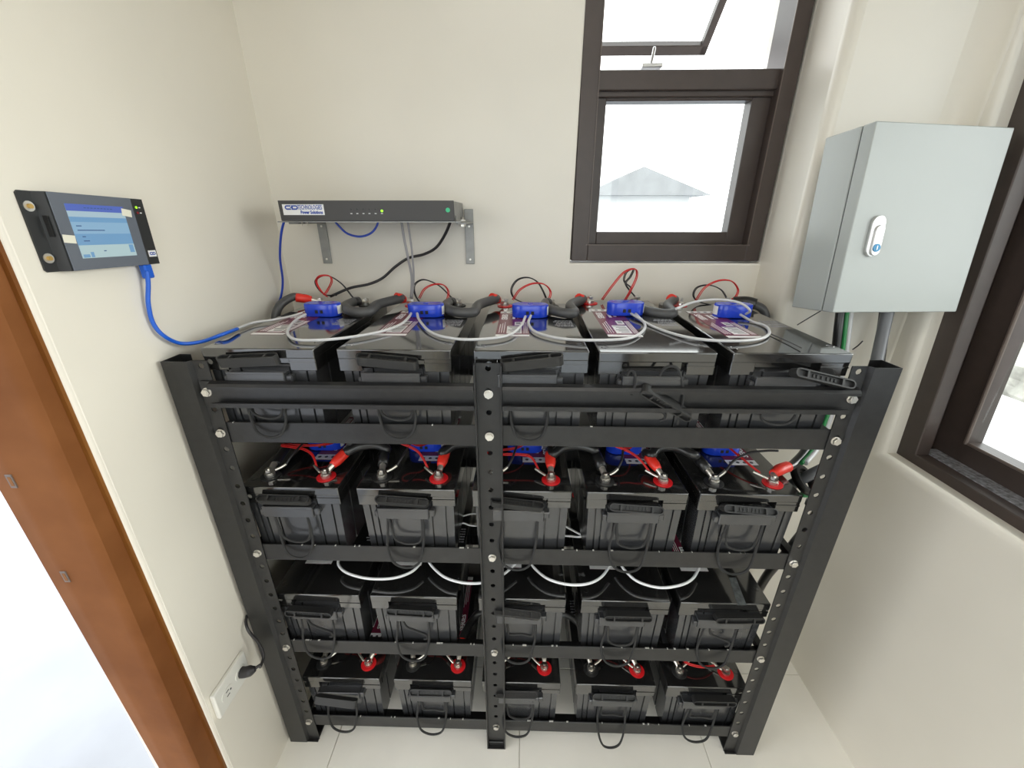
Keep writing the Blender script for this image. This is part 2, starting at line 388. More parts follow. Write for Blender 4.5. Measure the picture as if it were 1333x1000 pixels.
# ---- outside
b = new(); box(b, (-30, -30, -.30), (40, 40, -.08)); struct('ground', b, 'pave')
b = new(); box(b, (-1.9, -3.2, 2.45), (XL-.19, 1.2, 2.57), .01, 1); tag(obj('door_sky_blocker', b, 'house'), 'added white slab blocking sky light outside the doorway', 'roof')  # unseen slab added to cut the sky light entering by the door
b = new(); box(b, (XR+.165, -2.2, 2.22), (2.75, 1.0, 2.34), .01, 1); tag(obj('window_sky_blocker', b, 'house'), 'added white slab blocking high sky light above the large side window', 'roof')  # unseen slab added to keep high sky light off the pier
def house(name, x0, x1, y0, y1, h, ridge, label):
    t = thing(name, label, 'house', ((x0+x1)/2, (y0+y1)/2, -.08))
    b = new(); box(b, (x0, y0, -.08), (x1, y1, h)); obj('house_wall', b, 'house', t)
    b = new(); xm = x1-1.2; o = .5
    prism(b, [(x0-o, h-.1), (x1+o, h-.1), (x0+1.4, ridge)], y0-o, y1+o, 'y'); obj('roof', b, 'roof', t)
house('neighbour_house', 2.9, 6.0, 14, 19, 2.15, 2.85, 'pale house with grey metal roof beyond the small window')
b = new(); box(b, (2.6, -1.5, -.08), (3.55, 2.6, .42), .03, 2); tag(obj('concrete_ledge', b, 'concrete'), 'low pale concrete ledge outside the large side window', 'ledge')
b = new(); bmesh.ops.create_grid(b, x_segments=70, y_segments=30, size=1)
for v in b.verts:
    y, z = v.co.x*3.0+.8, (v.co.y+1)*.68-.09
    from mathutils import noise
    d = noise.noise((y*3, z*3, 1))*.10 + noise.noise((y*9, z*9, 5))*.05
    v.co = (3.9+d+.25*(z-.3), y, z)
wl = bmesh.ops.extrude_face_region(b, geom=list(b.faces))
bmesh.ops.translate(b, vec=(.3, 0, 0), verts=[v for v in wl['geom'] if isinstance(v, bmesh.types.BMVert)])
tag(obj('stone_bank', b, 'stone'), 'rough pale stone bank rising behind the concrete ledge', 'bank')

# ---- added fill lamp on the ceiling behind the camera
lampo = thing('fill_lamp', 'flat white fill lamp added on the ceiling above the middle of the room', 'lamp', (.72, -1.15, 2.6))
b = new(); box(b, (.17, -1.32, 2.582), (1.27, -.98, 2.5995), .004, 1); obj('fill_lamp_housing', b, 'ivory', lampo)
b = new(); box(b, (.2, -1.29, 2.578), (1.24, -1.01, 2.583)); obj('fill_lamp_diffuser', b, 'lamp', lampo)
fill_light()

# ------------------------------------------------------------------ the rack
ZT = [1.021, .711, .397, .087]; ZG = 1.111; HT = 1.1726; XM = .534
rack = thing('battery_rack', 'black slotted steel rack holding four tiers of batteries', 'rack', (.6, .22, 0))
def hole_strip(bm, x0, x1, y0, y1, zs, zbot, ztop, r=.0058):
    "a flat strip facing -y with a row of real hexagonal holes"
    xm = (x0+x1)/2; zs = sorted(zs); cuts = [zbot]+[(a+b)/2 for a, b in zip(zs, zs[1:])]+[ztop]
    for z, a, b_ in zip(zs, cuts, cuts[1:]):
        rect = [(x1, z), (x1, b_), (xm, b_), (x0, b_), (x0, z), (x0, a), (xm, a), (x1, a)]
        hole = [(xm+r*math.cos(PI*i/4), z+r*math.sin(PI*i/4)) for i in range(8)]
        F = [[bm.verts.new((p[0], y, p[1])) for p in pts] for y in (y0, y1) for pts in (rect, hole)]
        for i in range(8):
            j = (i+1) % 8
            bm.faces.new((F[0][i], F[0][j], F[1][j], F[1][i])); bm.faces.new((F[2][j], F[2][i], F[3][i], F[3][j])); bm.faces.new((F[1][i], F[1][j], F[3][j], F[3][i]))
        for i in (0, 7, 3, 4):
            j = (i+1) % 8; bm.faces.new((F[0][j], F[0][i], F[2][i], F[2][j]))
    pass
def sheet(bm, line, th, z0, z1):
    "an open folded sheet: polyline in plan, given thickness"
    n_ = []; L = [Vector((*p, 0)) for p in line]
    for i in range(len(L)):
        d = Vector((0, 0, 0))
        if i: d += (L[i]-L[i-1]).normalized()
        if i < len(L)-1: d += (L[i+1]-L[i]).normalized()
        d.normalize(); n_.append(Vector((-d.y, d.x, 0))*th)
    prism(bm, [(p.x, p.y) for p in L]+[((p+q).x, (p+q).y) for p, q in zip(L[::-1], n_[::-1])], z0, z1)
PIT = .0448; holes = [.087+PIT*i for i in range(25)]
taken = set()
def is_bolt(z): return any(abs(z-q) < .012 for q in ZT+[ZG])
for s in (1, -1):
    X = (lambda x: x) if s == 1 else (lambda x: 1.2-x)
    b = new(); ln = [(X(-.045), .046), (X(-.067), .046), (X(-.067), 0), (X(-.019), 0), (X(-.014), .008)]
    sheet(b, ln if s == 1 else ln, .0022*(s), 0, HT)
    hole_strip(b, min(X(-.014), X(.014)), max(X(-.014), X(.014)), .008, .0102, holes, 0, HT)
    post = obj('post', b, 'black_steel', rack)
    b = new(); box(b, (min(X(-.066), X(.013)), .001, 0), (max(X(-.066), X(.013)), .050, .003)); box(b, (min(X(-.012), X(.012)), .0104, .003), (max(X(-.012), X(.012)), .045, .0055), .001, 1)
    obj('foot_plate', b, 'black_steel', rack)
    b = new(); a, c = sorted((X(-.055), X(-.005))); box(b, (a, .440, 0), (c, .444, HT)); d_ = X(-.055); box(b, (min(d_, d_+s*.003), .40, 0), (max(d_, d_+s*.003), .444, HT)); obj('post', b, 'black_steel', rack)
b = new()
hole_strip(b, .5115, .5565, .008, .0102, holes, 0, HT)
for xa in (.508, .5565): box(b, (xa, -.004, 0), (xa+.0035, .0102, HT), .0008, 1)
obj('post', b, 'black_steel', rack)
b = new(); box(b, (.5115, -.004, .001), (.5565, .008, .004)); box(b, (.513, .0035, .004), (.555, .0078, .020), .001, 1); obj('foot_plate', b, 'black_steel', rack)
for k, zc in enumerate(ZT):
    b = new(); box(b, (-.016, .0106, zc-.0225), (1.216, .0136, zc+.0225), .0007, 1); box(b, (-.016, .0130, zc-.0225), (1.216, .055, zc-.0197)); obj('shelf_rail', b, 'black_steel', rack)
    b = new(); box(b, (-.003, .4365, zc-.0225), (1.203, .4395, zc+.0225)); box(b, (-.003, .395, zc-.0225), (1.203, .437, zc-.0197)); obj('shelf_rail', b, 'black_steel', rack)
    for xa in (-.030, 1.213): b = new(); box(b, (xa, .047, zc-.022), (xa+.017, .400, zc-.006), .0007, 1); obj('side_rail', b, 'black_steel', rack)
    # chipped paint along the top edge
    b = new(); rnd = random.Random(k+3)
    for i in range((3, 18, 24, 18)[k]):
        x = rnd.choice((rnd.uniform(.02, .5), rnd.uniform(.57, 1.18), rnd.uniform(.57, 1.0))); l = rnd.choice((.0015, .002, .003, .005, .010))
        box(b, (x, .0102, zc+.0224-rnd.uniform(0, .0007)*(l > .0025)-rnd.uniform(0, .002)*(l < .0025)), (x+l, .0139, zc+.0227))
    o = obj('paint_chips', b, 'chip', rack); o['kind'] = 'stuff'; o['label'] = 'bare metal chips along the rail edge'
for xa, xb in ((-.009, .5075), (.5605, 1.209)):
    b = new(); box(b, (xa, .0045, ZG-.023), (xb, .0075, ZG+.022)); l0 = xa+.022 if xa < 0 else xa; l1 = xb if xa < 0 else xb-.006
    prism(b, [(-.010, ZG+.016), (-.006, ZG+.021), (.006, ZG+.023), (.006, ZG+.019), (-.004, ZG+.016), (-.004, ZG+.011), (-.010, ZG+.011)][::-1], l0, l1, 'x')
    prism(b, [(-.010, ZG-.026), (.006, ZG-.026), (.006, ZG-.022), (-.006, ZG-.021), (-.006, ZG-.017), (-.010, ZG-.017)], l0, l1-.012*(xa > 0), 'x')
    obj('guard_rail', b, 'black_steel', rack)
def bolt_bm():
    b = new(); prism(b, circle(0, 0, .0076, 6, .3), -.0065, -.001, 'y', smooth=False); prism(b, circle(0, 0, .0052, 12), -.0075, -.0064, 'y'); prism(b, circle(0, 0, .0088, 16), -.0012, 0, 'y')
    return b
first = None
for zc in ZT+[ZG]:
    for x in (0, XM, 1.2):
        y = .008 if zc != ZG or x == XM else .0045
        if first is None: first = obj('bolt', bolt_bm(), 'zinc', rack, local=True); o = first
        else: o = first.copy(); C.objects.link(o)
        o.location = Vector((x, y, zc))-rack.location; o.rotation_euler = (0, random.uniform(0, 1), 0); o['label'] = 'bright zinc bolt'

# ------------------------------------------------------------------ batteries
BW, BD, BH = .212, .44, .1915
HW = BW/2
def case_outline():
    w, f, bk = HW-.006, .006, BD-.006
    p = [(-w, f)]
    for x in (-.084, -.070, -.043, .052, .083): p += [(x-.0019, f), (x-.0012, f+.005), (x+.0012, f+.005), (x+.0019, f)]
    p += [(w, f)]
    for y in (.06, .14, .22, .30, .38): p += [(w, y-.003), (w-.004, y-.002), (w-.004, y+.002), (w, y+.003)]
    p += [(w, bk), (-w, bk)]
    for y in (.38, .30, .22, .14, .06): p += [(-w, y+.003), (-w+.004, y+.002), (-w+.004, y-.002), (-w, y-.003)]
    return p
MESH = {}
def proto(key, bm, material, name):
    bmesh.ops.recalc_face_normals(bm, faces=bm.faces)
    me = bpy.data.meshes.new(name); bm.to_mesh(me); bm.free(); me.materials.append(M[material]); MESH[key] = (me, name)
b = new(); prism(b, case_outline(), 0, .153, scale_bottom=lambda p: (p[0]*.965, .22+(p[1]-.22)*.985)); proto('case', b, 'case', 'battery_case')
b = new()
box(b, (-HW, 0, .172), (HW, BD, BH), .0022, 2)
box(b, (-HW+.0005, .014, .148), (HW-.0005, BD-.014, .176), .001, 1)
for ya, yb in ((.0008, .02), (BD-.02, BD-.0008)):
    box(b, (-HW+.0005, ya, .148), (-.062, yb, .176), .0012, 1); box(b, (.055, ya, .148), (HW-.0005, yb, .176), .0012, 1)
    box(b, (.055, ya-.0012 if ya < .1 else ya, .1635), (HW-.001, yb+(.0012 if ya > .1 else 0), .1655))
for x, y in ((.094, .045), (-.092, .03)):
    for i in range(14):
        a = 2*PI*i/14; c = 2*PI*(i+1)/14
        q = [(x+r*math.cos(t), y+r*math.sin(t)) for r, t in ((.006, a), (.006, c), (.0072, c), (.0072, a))]; prism(b, q, BH-.0005, BH+.0006)
proto('lid', b, 'lid', 'battery_lid')
b = new(); box(b, (-.062, -.013, .122), (.048, .010, .146), .0015, 1); box(b, (-.070, -.010, .124), (-.061, .008, .140), .002, 1); box(b, (.047, -.008, .126), (.060, .010, .142), .002, 1)
box(b, (-.062, -.013, .144), (.048, -.010, .150), .001, 1); proto('bracket', b, 'case', 'handle_bracket')
# the grip: a channel bar with its open side to -y, oval slots at both ends
b = new(); L_, Hh, D_ = .114, .0165, .019
prism(b, stadium(0, 0, L_, Hh, 6), .006, D_, 'y')
st, si = stadium(0, 0, L_, Hh, 6), stadium(0, 0, L_-.005, Hh-.005, 6)
t = bmesh.new(); V = [[t.verts.new((p[0], y, p[1])) for p in pl] for y in (0, .0062) for pl in (st, si)]; N_ = len(st)
for i in range(N_):
    j = (i+1) % N_
    t.faces.new((V[0][i], V[0][j], V[1][j], V[1][i])); t.faces.new((V[0][j], V[0][i], V[2][i], V[2][j])); t.faces.new((V[1][i], V[1][j], V[3][j], V[3][i]))
bmesh.ops.remove_doubles(t, verts=t.verts, dist=1e-6)
add(b, t)
for x in (-.033, .033): box(b, (x-.002, .0002, -.006), (x+.002, .008, .006))
for x in (-.020, -.013, -.004, .006, .014, .021): box(b, (x-.0016, .0042, -.003), (x+.0016, .008, .003))
proto('grip', b, 'grip', 'handle_grip')
def rope_mesh(key, pts, r=.0029):
    b = new(); tube(b, pts, r, 6, 6); proto(key, b, 'rope', 'handle_rope')
rope_mesh('rope_a', [(-.040, -.010, .125), (-.039, -.008, .09), (-.036, -.012, .05), (-.025, -.019, .025), (0, -.022, .016), (.022, -.019, .024), (.032, -.012, .05), (.033, -.008, .09), (.032, -.010, .125)])
rope_mesh('rope_b', [(-.042, -.010, .125), (-.046, -.010, .085), (-.050, -.014, .05), (-.040, -.022, .012), (-.012, -.024, -.004), (.018, -.023, .008), (.030, -.015, .05), (.034, -.010, .09), (.034, -.010, .125)])
rope_mesh('rope_c', [(-.040, -.010, .125), (-.036, -.009, .085), (-.030, -.009, .062), (-.005, -.010, .052), (.022, -.010, .058), (.031, -.009, .085), (.032, -.010, .125)])
rope_mesh('rope_d', [(-.030, -.010, .125), (-.022, -.008, .098), (.0, -.009, .086), (.024, -.010, .074), (.026, -.010, .062), (.018, -.010, .058)])
rope_mesh('rope_e', [(-.036, -.010, .125), (-.034, -.008, .095), (-.030, -.008, .080), (0, -.010, .084), (.026, -.009, .078), (.030, -.009, .10), (.030, -.010, .125)])
rope_mesh('rope_f', [(-.042, -.010, .125), (-.044, -.014, .08), (-.038, -.022, .02), (-.022, -.026, -.028), (.004, -.026, -.038), (.024, -.025, -.020), (.032, -.020, .03), (.032, -.012, .08), (.032, -.010, .125)])
rope_mesh('rope_top', [(.004, -.010, .150), (.010, -.007, .162), (.024, -.006, .168), (.038, -.009, .160), (.050, -.016, .12), (.050, -.020, .09), (.046, -.024, .058)], .0026)
rope_mesh('rope_stub', [(-.055, -.010, .150), (-.050, -.008, .158), (-.042, -.010, .156), (-.040, -.018, .140), (-.046, -.024, .118)], .0024)
for key, mt in (('pos', 'red_disc'), ('neg', 'grip')):
    b = new(); prism(b, circle(0, 0, .0205, 24), 0, .0016)
    proto(key+'_disc', b, mt, 'terminal_washer')
b = new(); prism(b, circle(0, 0, .011, 16), 0, .008); prism(b, circle(0, 0, .0085, 6, .2), .0125, .019); prism(b, circle(0, 0, .0045, 8), .019, .0215); proto('terminal', b, 'zinc', 'terminal_bolt')
# top label: x .002 .. .072, y .11 .. .35
b = new(); box(b, (.002, .11, BH), (.072, .345, BH+.0004)); proto('label', b, 'maroon', 'printed_label')
b = new(); zt = BH+.0004
box(b, (.002, .110, zt), (.072, .131, zt+.0003)); box(b, (.002, .332, zt), (.072, .345, zt+.0003)); box(b, (.018, .262, zt), (.050, .322, zt+.0003)); box(b, (.018, .222, zt), (.034, .252, zt+.0003))
for i in range(4): box(b, (.0045+i*.0028, .225, zt), (.0055+i*.0028, .322, zt+.0003))
for i in range(3): box(b, (.055+i*.005, .225+.01*i, zt), (.0565+i*.005, .318, zt+.0003))
for i, x in enumerate((.010, .022, .034)): box(b, (x, .150, zt), (x+.0068, .175+.008*i, zt+.0003))
proto('label_white', b, 'white_print', 'label_print')
b = new()
for i in range(4): prism(b, circle(.012+.016*i, .1205, .0042, 8), zt+.0003, zt+.0006)
for i in range(6): box(b, (.021, .268+.009*i, zt+.0003), (.047-.004*(i % 3), .2705+.009*i, zt+.0006))
for i in range(2): box(b, (.021, .229+.010*i, zt+.0003), (.031, .234+.010*i, zt+.0006))
proto('label_ink', b, 'ink', 'label_ink'); INK = True
b = text_bm('SERIES', .020, frame((.060, .172, zt+.0003), (0, 1, 0), (-1, 0, 0)), .0005); proto('label_title', b, 'white_print', 'lettering')
b = new(); rnd = random.Random(5)
for i in range(6):
    x = -.098
    while x < -.062:
        l = rnd.uniform(.002, .008); box(b, (x, .205+.010*i, BH), (x+l, .209+.010*i, BH+.0003)); x += l+.0015
proto('code_print', b, 'grey_print', 'batch_print')

def put(key, parent, loc=(0, 0, 0), rot=(0, 0, 0), label=None):
    me, name = MESH[key]; o = bpy.data.objects.new(name, me); C.objects.link(o); o.parent = parent; o.location = loc; o.rotation_euler = rot
    if label: o['label'] = label
    return o
def battery(x, zc, flip, label, group, grip, ropes, yaw=0):
    t = thing('battery', label, 'battery', (x+HW, .020, zc-.0195), group, (0, 0, yaw))
    put('case', t); put('lid', t); put('bracket', t)
    gx, gz, roll, tilt, gy = grip
    put('grip', t, (gx, gy, gz), (tilt, roll, 0))
    for r in ropes: put(r, t)
    fx = (lambda a, y: (-a, BD-y)) if flip else (lambda a, y: (a, y))
    R = (0, 0, PI if flip else 0); T0 = (0, BD, 0) if flip else (0, 0, 0)
    for k, a in (('neg', -.062), ('pos', .064)):
        d = put('terminal', t, (*fx(a, .040), BH), R, 'positive terminal on a red washer' if k == 'pos' else 'negative terminal')
        put(k+'_disc', d, (0, 0, .0003), label='red washer' if k == 'pos' else None)
    l = put('label', t, T0, R, 'maroon and white printed label')
    for k in ('label_white', 'label_ink', 'label_title'):
        o = put(k, l)
        if k == 'label_ink': o['kind'] = 'stuff'
    put('code_print', t, T0, R)
    return t
D = math.radians
X1 = [-.0015, .253, .507, .736, .977]; X2 = [-.006, .245, .4925, .7365, .9725]; X3 = [-.006, .233, .4965, .745, .981]; X4 = [.006, .257, .497, .752, .994]
G0 = 'batteries on the rack'
cols = ['by the socket wall', 'second from socket wall', 'behind the middle post', 'second from cabinet end', 'at the cabinet end']
rows = ['top shelf', 'second shelf', 'third shelf', 'lowest shelf']
looks = [['glossy black battery where the blue cable ends', 'glossy black battery, handle tipping down', 'glossy black battery, handle raised one end', 'shiny black battery, handle hanging over guard rail', 'shiny black battery, slotted handle sloping out'],
         ['black battery, level handle, red boot', 'black battery, wide rope loop', 'black battery half hidden, red washer', 'black battery, slotted handle, long rope', 'black battery with green-striped cable'],
         ['black battery, lowered slotted handle', 'black battery, dusty lid, kinked rope', 'black battery half hidden, plain lid', 'black battery, level handle, round rope', 'black battery, pale scuffed lid'],
         ['black battery, handle hanging askew', 'black battery, flat handle', 'black battery half hidden, red washer', 'black battery, longest rope loop', 'black battery, red wire across lid']]
gr = [[(-.012, .182, D(-3), D(-76), -.014), (-.008, .181, D(5), D(-70), -.014), (.0, .183, D(-7), D(-78), -.014), (.018, .098, D(31), D(25), -.030), (.048, .156, D(13), D(-25), -.030)],
      [(-.010, .174, D(1), D(-58), -.014), (-.006, .174, D(4), D(-55), -.014), (-.008, .174, D(7), D(-66), -.014), (-.004, .166, D(4), D(-30), -.020), (-.006, .167, D(5), D(-32), -.020)],
      [(-.014, .152, D(3), D(-10), -.024), (-.006, .160, D(3), D(-24), -.020), (-.010, .164, D(8), D(-60), -.016), (.004, .159, D(0), D(-8), -.022), (.030, .161, D(-2), D(-10), -.022)],
      [(-.010, .132, D(9), D(60), -.032), (-.004, .164, D(0), D(-45), -.016), (-.012, .168, D(-1), D(-62), -.016), (-.006, .165, D(1), D(-48), -.016), (.016, .161, D(0), D(-8), -.022)]]
ro = [[('rope_a', 'rope_c'), ('rope_a', 'rope_c'), ('rope_a',), ('rope_top', 'rope_stub', 'rope_d'), ('rope_c',)],
      [('rope_a', 'rope_c'), ('rope_b', 'rope_c'), ('rope_b',), ('rope_b', 'rope_c'), ('rope_b', 'rope_c')],
      [('rope_b', 'rope_d'), ('rope_b', 'rope_d'), ('rope_b', 'rope_e'), ('rope_b', 'rope_c'), ('rope_b', 'rope_d')],
      [('rope_b',), ('rope_b', 'rope_e'), ('rope_b', 'rope_c'), ('rope_f', 'rope_e'), ('rope_b', 'rope_e')]]
BAT = []
for k, (xs, zc) in enumerate(zip((X1, X2, X3, X4), ZT)):
    row = []
    for i, x in enumerate(xs):
        row.append(battery(x, zc, k in (0, 2), f'{looks[k][i]}, {rows[k]}, {cols[i]}', G0, gr[k][i], ro[k][i]))
    BAT.append(row)
def ztop(k): return ZT[k]-.0195+BH
# pale scuff on one lid of the third shelf
b = new(); q = [P(u, v, z=ztop(2)+.0003) for u, v in ((949, 752), (958, 752), (972, 788), (960, 788))]
prism(b, [(p.x, p.y) for p in q], ztop(2)+.0002, ztop(2)+.0004)
sc = obj('scuff_mark', b, mat('pale_scuff', (.10, .11, .11), .7, var=.5, scale=90), BAT[2][4]); sc['label'] = 'pale scuff on the lid'

# ------------------------------------------------------------------ blue sensors
pre = {'first': None}
for i_, a_ in ((3, 1.4), (4, .7)): BAT[0][i_].rotation_euler.x = D(a_)   # tilt added so these lids mirror the bright back window
def sensor(x, y, z, rz, label, group):
    t = thing('battery_sensor', label, 'sensor', (x, y, z), group, (0, 0, rz))
    b = new(); prism(b, stadium(0, 0, .088, .046, 7), 0, .031, bev=.0025, seg=2, smooth=True); obj('sensor_shell', b, 'blue', t, local=True)
    b = new(); box(b, (-.010, -.0236, .009), (-.003, -.0222, .017)); box(b, (.002, -.0236, .009), (.009, -.0222, .017)); obj('socket', b, 'hole', t, local=True)
    b = new(); prism(b, [(.0405, -.0125), (.0438, -.006), (.0446, 0), (.0438, .006), (.0405, .0125), (.040, 0)], .006, .026); obj('sensor_label', b, 'white_print', t, local=True)['label'] = 'small white sticker'
    b = new(); prism(b, circle(0, 0, .006, 14), .031, .0322); obj('vent_cap', b, 'blue', t, local=True)
    return t
for i, x in enumerate(X1):
    sensor(x+HW+.002+(.016 if i == 4 else 0), .296, ztop(0)+(.0005, .0005, .0005, .0072, .0038)[i], (0, .02, 0, 0, PI)[i], f'blue oval sensor on the top shelf, {cols[i]}', 'blue sensors on the top shelf')
for i, x in enumerate(X2):
    sensor(x+HW+.008, .190, ztop(1)+.0005, 0, f'shaded blue sensor on the second shelf, {cols[i]}', 'blue sensors on the second shelf')

# ------------------------------------------------------------------ cables
def cable(name, label, cat, pts, r, material, group=None, seg=8, n=8):
    b = new(); tube(b, pts, r, seg, n); o = obj(name, b, material, at=pts[0]); return tag(o, label, cat, group)
def lug(bm, base, d, r=.0095):
    "flat ring and crimped barrel leaving base along d"
    d = Vector(d).normalized(); base = Vector(base)
    prism(bm, circle(base.x, base.y, r, 14), base.z, base.z+.0028)
    tube(bm, [base+d*.006+Vector((0, 0, .002)), base+d*.014+Vector((0, 0, .004)), base+d*.026+Vector((0, 0, .006))], lambda t: .006+.0015*t, 10, 4)
def jumper(label, pa, da, pb, db, mid, group, material='cable_black', r=.0105):
    "cable from a positive terminal (red boot) to a negative one"
    t = thing('battery_jumper', label, 'cable', pa, group)
    b = new(); lug(b, pa, da); obj('cable_lug', b, 'lead', t)
    if pb is not None: b = new(); lug(b, pb, db); obj('cable_lug', b, 'lead', t)
    pa = Vector(pa); da = Vector(da).normalized(); up = Vector((0, 0, .006))
    a1 = pa+da*.020+up; a2 = pa+da*(.058 if r < .012 else .048)+up*1.5
    b = new(); tube(b, [a1, (a1+a2)/2, a2], lambda s: .0085+(.0035 if r < .012 else .0048)*min(1, s*3), 12, 4); obj('boot', b, 'red', t)['label'] = 'red boot'
    pts = [a2-da*.02]+([a2+da*.01] if r < .012 else [])+[Vector(q) for q in mid]
    if pb is not None:
        pb = Vector(pb); db = Vector(db).normalized(); e1 = pb+db*.022+up; e2 = pb+db*(.06 if r < .012 else .042)+up*(1.5 if r < .012 else 1.1)
        b = new(); tube(b, [e1, e2], .0115, 12, 3); obj('boot', b, 'cable_black', t)
        pts += [e2, e1]
    b = new(); tube(b, pts, r, 12, 8); obj('cable', b, material, t)
    return t
# terminals in world coordinates
def term(k, i, kind):
    x = (X1, X2, X3, X4)[k][i]+HW; a = {'neg': -.062, 'pos': .064}[kind]
    if k in (0, 2): return Vector((x-a, .020+BD-.040, ztop(k)+.0085))
    return Vector((x+a, .060, ztop(k)+.0085))
jg = 'thick jumpers between batteries'
for k in (1, 3):
    for i in range(4):
        a, c = term(k, i, 'pos'), term(k, i+1, 'neg')
        da = ((.55, 1, .30), (.12, 1, .30), (0, 1, .32), (-.40, 1, .28))[i]
        zz = ztop(k)
        if k == 1:
            mid = [[P(u, v, z=zz+h) for u, v, h in l] for l in (
                [(452, 588, .036), (468, 581, .044), (488, 579, .046), (503, 584, .038)], [(576, 590, .038), (590, 580, .046), (612, 577, .048), (640, 584, .042)],
                [(720, 591, .040), (732, 583, .047), (752, 580, .050), (772, 585, .044)], [(848, 592, .040), (856, 584, .047), (878, 582, .050), (902, 592, .044)])][i]
        else: mid = [(a.x+.03, a.y+.115, a.z+.03), ((a.x+c.x)/2, a.y+.130, a.z+.042), (c.x-.02, c.y+.105, c.z+.03)]
        jumper(f'thick black jumper, {("second", "lowest")[k == 3]} shelf, from battery {cols[i]}', a, da, c, ((-.15, 1, .2), (-.1, 1, .25), (-.2, 1, .25), (-.35, 1, .2))[i], mid, jg)
    c = term(k, 0, 'neg')
    t = thing('end_cable', f'short black end cable, {("second", "lowest")[k == 3]} shelf, on the battery by the socket wall', 'cable', c)
    b = new(); lug(b, c, (-.05, 1, .1)); obj('cable_lug', b, 'lead', t)
    b = new(); tube(b, [c+Vector((0, .024, .006)), c+Vector((-.004, .07, .012)), c+Vector((-.008, .16, .02)), c+Vector((-.01, .28, -.02)), c+Vector((-.01, .33, -.10))], .0105, 10); obj('cable', b, 'cable_black', t)
for i in range(4):
    a, c = term(0, i+1, 'pos'), term(0, i, 'neg')
    zc = ztop(0)+.022
    jumper(f'thick grey jumper, top shelf, red boot at battery {cols[i+1]}', a, (-.75, -.65, .22), c, (-.45, -.88, .02),
           [(a.x-.062, a.y-.088, zc-.001), ((a.x*.45+c.x*.55), a.y-.135, zc-.009), (c.x+.018, c.y-.138, zc-.009), (c.x-.018, c.y-.092, zc-.007)], 'thick jumpers on the top shelf', 'cable_grey', .0121)
# end cables of the top shelf
a = term(0, 0, 'pos')
jumper('thick grey end cable with red boot running down by the left wall', a, (-1, -.35, .12), None, None, [(a.x-.085, a.y-.06, a.z-.005), (a.x-.095, a.y-.075, a.z-.06), (a.x-.095, a.y-.08, a.z-.16), (a.x-.09, a.y-.04, a.z-.30)], None, 'cable_grey')
c = term(0, 4, 'neg')
t = thing('end_cable', 'black taped end cable behind the top-shelf battery at the grey cabinet end', 'cable', c)
b = new(); lug(b, c, (.9, -.3, .1)); obj('cable_lug', b, 'lead', t)
b = new(); tube(b, [c+Vector((.015, -.005, .006)), c+Vector((.04, -.02, .010)), c+Vector((.06, -.03, .006))], .015, 10); obj('boot', b, 'cable_black', t)
b = new(); tube(b, [c+Vector((.05, -.025, .008)), c+Vector((.085, -.03, -.01)), c+Vector((.098, -.03, -.06)), c+Vector((.10, -.03, -.25))], .0105, 10); obj('cable', b, 'cable_grey', t)

# red / black sense leads over the sensors of the top shelf, drawn point by point
yl = .43
loops = [
 ([(425, 386), (417, 378), (411, 366), (416, 359), (428, 359), (431, 366), (426, 377), (421, 384)], [(437, 384), (424, 384), (414, 376), (410, 366), (418, 359), (430, 360), (445, 370), (458, 386), (464, 391)]),
 ([(545, 388), (552, 376), (564, 370), (577, 371), (583, 380), (580, 391), (568, 398)], [(547, 395), (540, 384), (539, 371), (549, 364), (562, 367), (574, 374), (588, 388)]),
 ([(667, 390), (676, 377), (692, 369), (708, 370), (716, 380), (712, 392), (706, 396)], [(683, 395), (669, 388), (665, 377), (672, 365), (685, 361), (698, 366), (706, 378), (711, 390)]),
 ([(783, 390), (797, 371), (812, 354), (826, 350), (828, 360), (820, 378), (811, 394)], [(812, 392), (821, 376), (812, 366), (815, 354), (824, 350), (820, 360), (814, 370), (827, 387)]),
 ([(905, 391), (917, 374), (935, 365), (952, 366), (960, 377), (956, 387), (948, 391)], [(947, 391), (938, 377), (922, 371), (907, 374), (902, 384), (908, 392), (925, 397), (937, 400)])]
for i, (rd, bk) in enumerate(loops):
    t = thing('sense_lead', f'looped red and black wires above the top sensor {cols[i]}', 'wire', P(*rd[0], y=yl), 'sense wires on the top shelf')
    b = new(); tube(b, [P(u, v, y=yl-.01*(j % 2)) for j, (u, v) in enumerate(rd)], .0016, 6); tube(b, [P(u+1.6, v+.8, y=yl-.012*(j % 2)) for j, (u, v) in enumerate(rd)], .0013, 6); obj('red_wire', b, 'red_wire', t)
    b = new(); tube(b, [P(u, v, y=yl+.008*(j % 2)) for j, (u, v) in enumerate(bk)], .0016, 6); tube(b, [P(u+1.4, v+.6, y=yl+.01*(j % 2)) for j, (u, v) in enumerate(bk)], .0013, 6); obj('black_wire', b, 'black_wire', t)
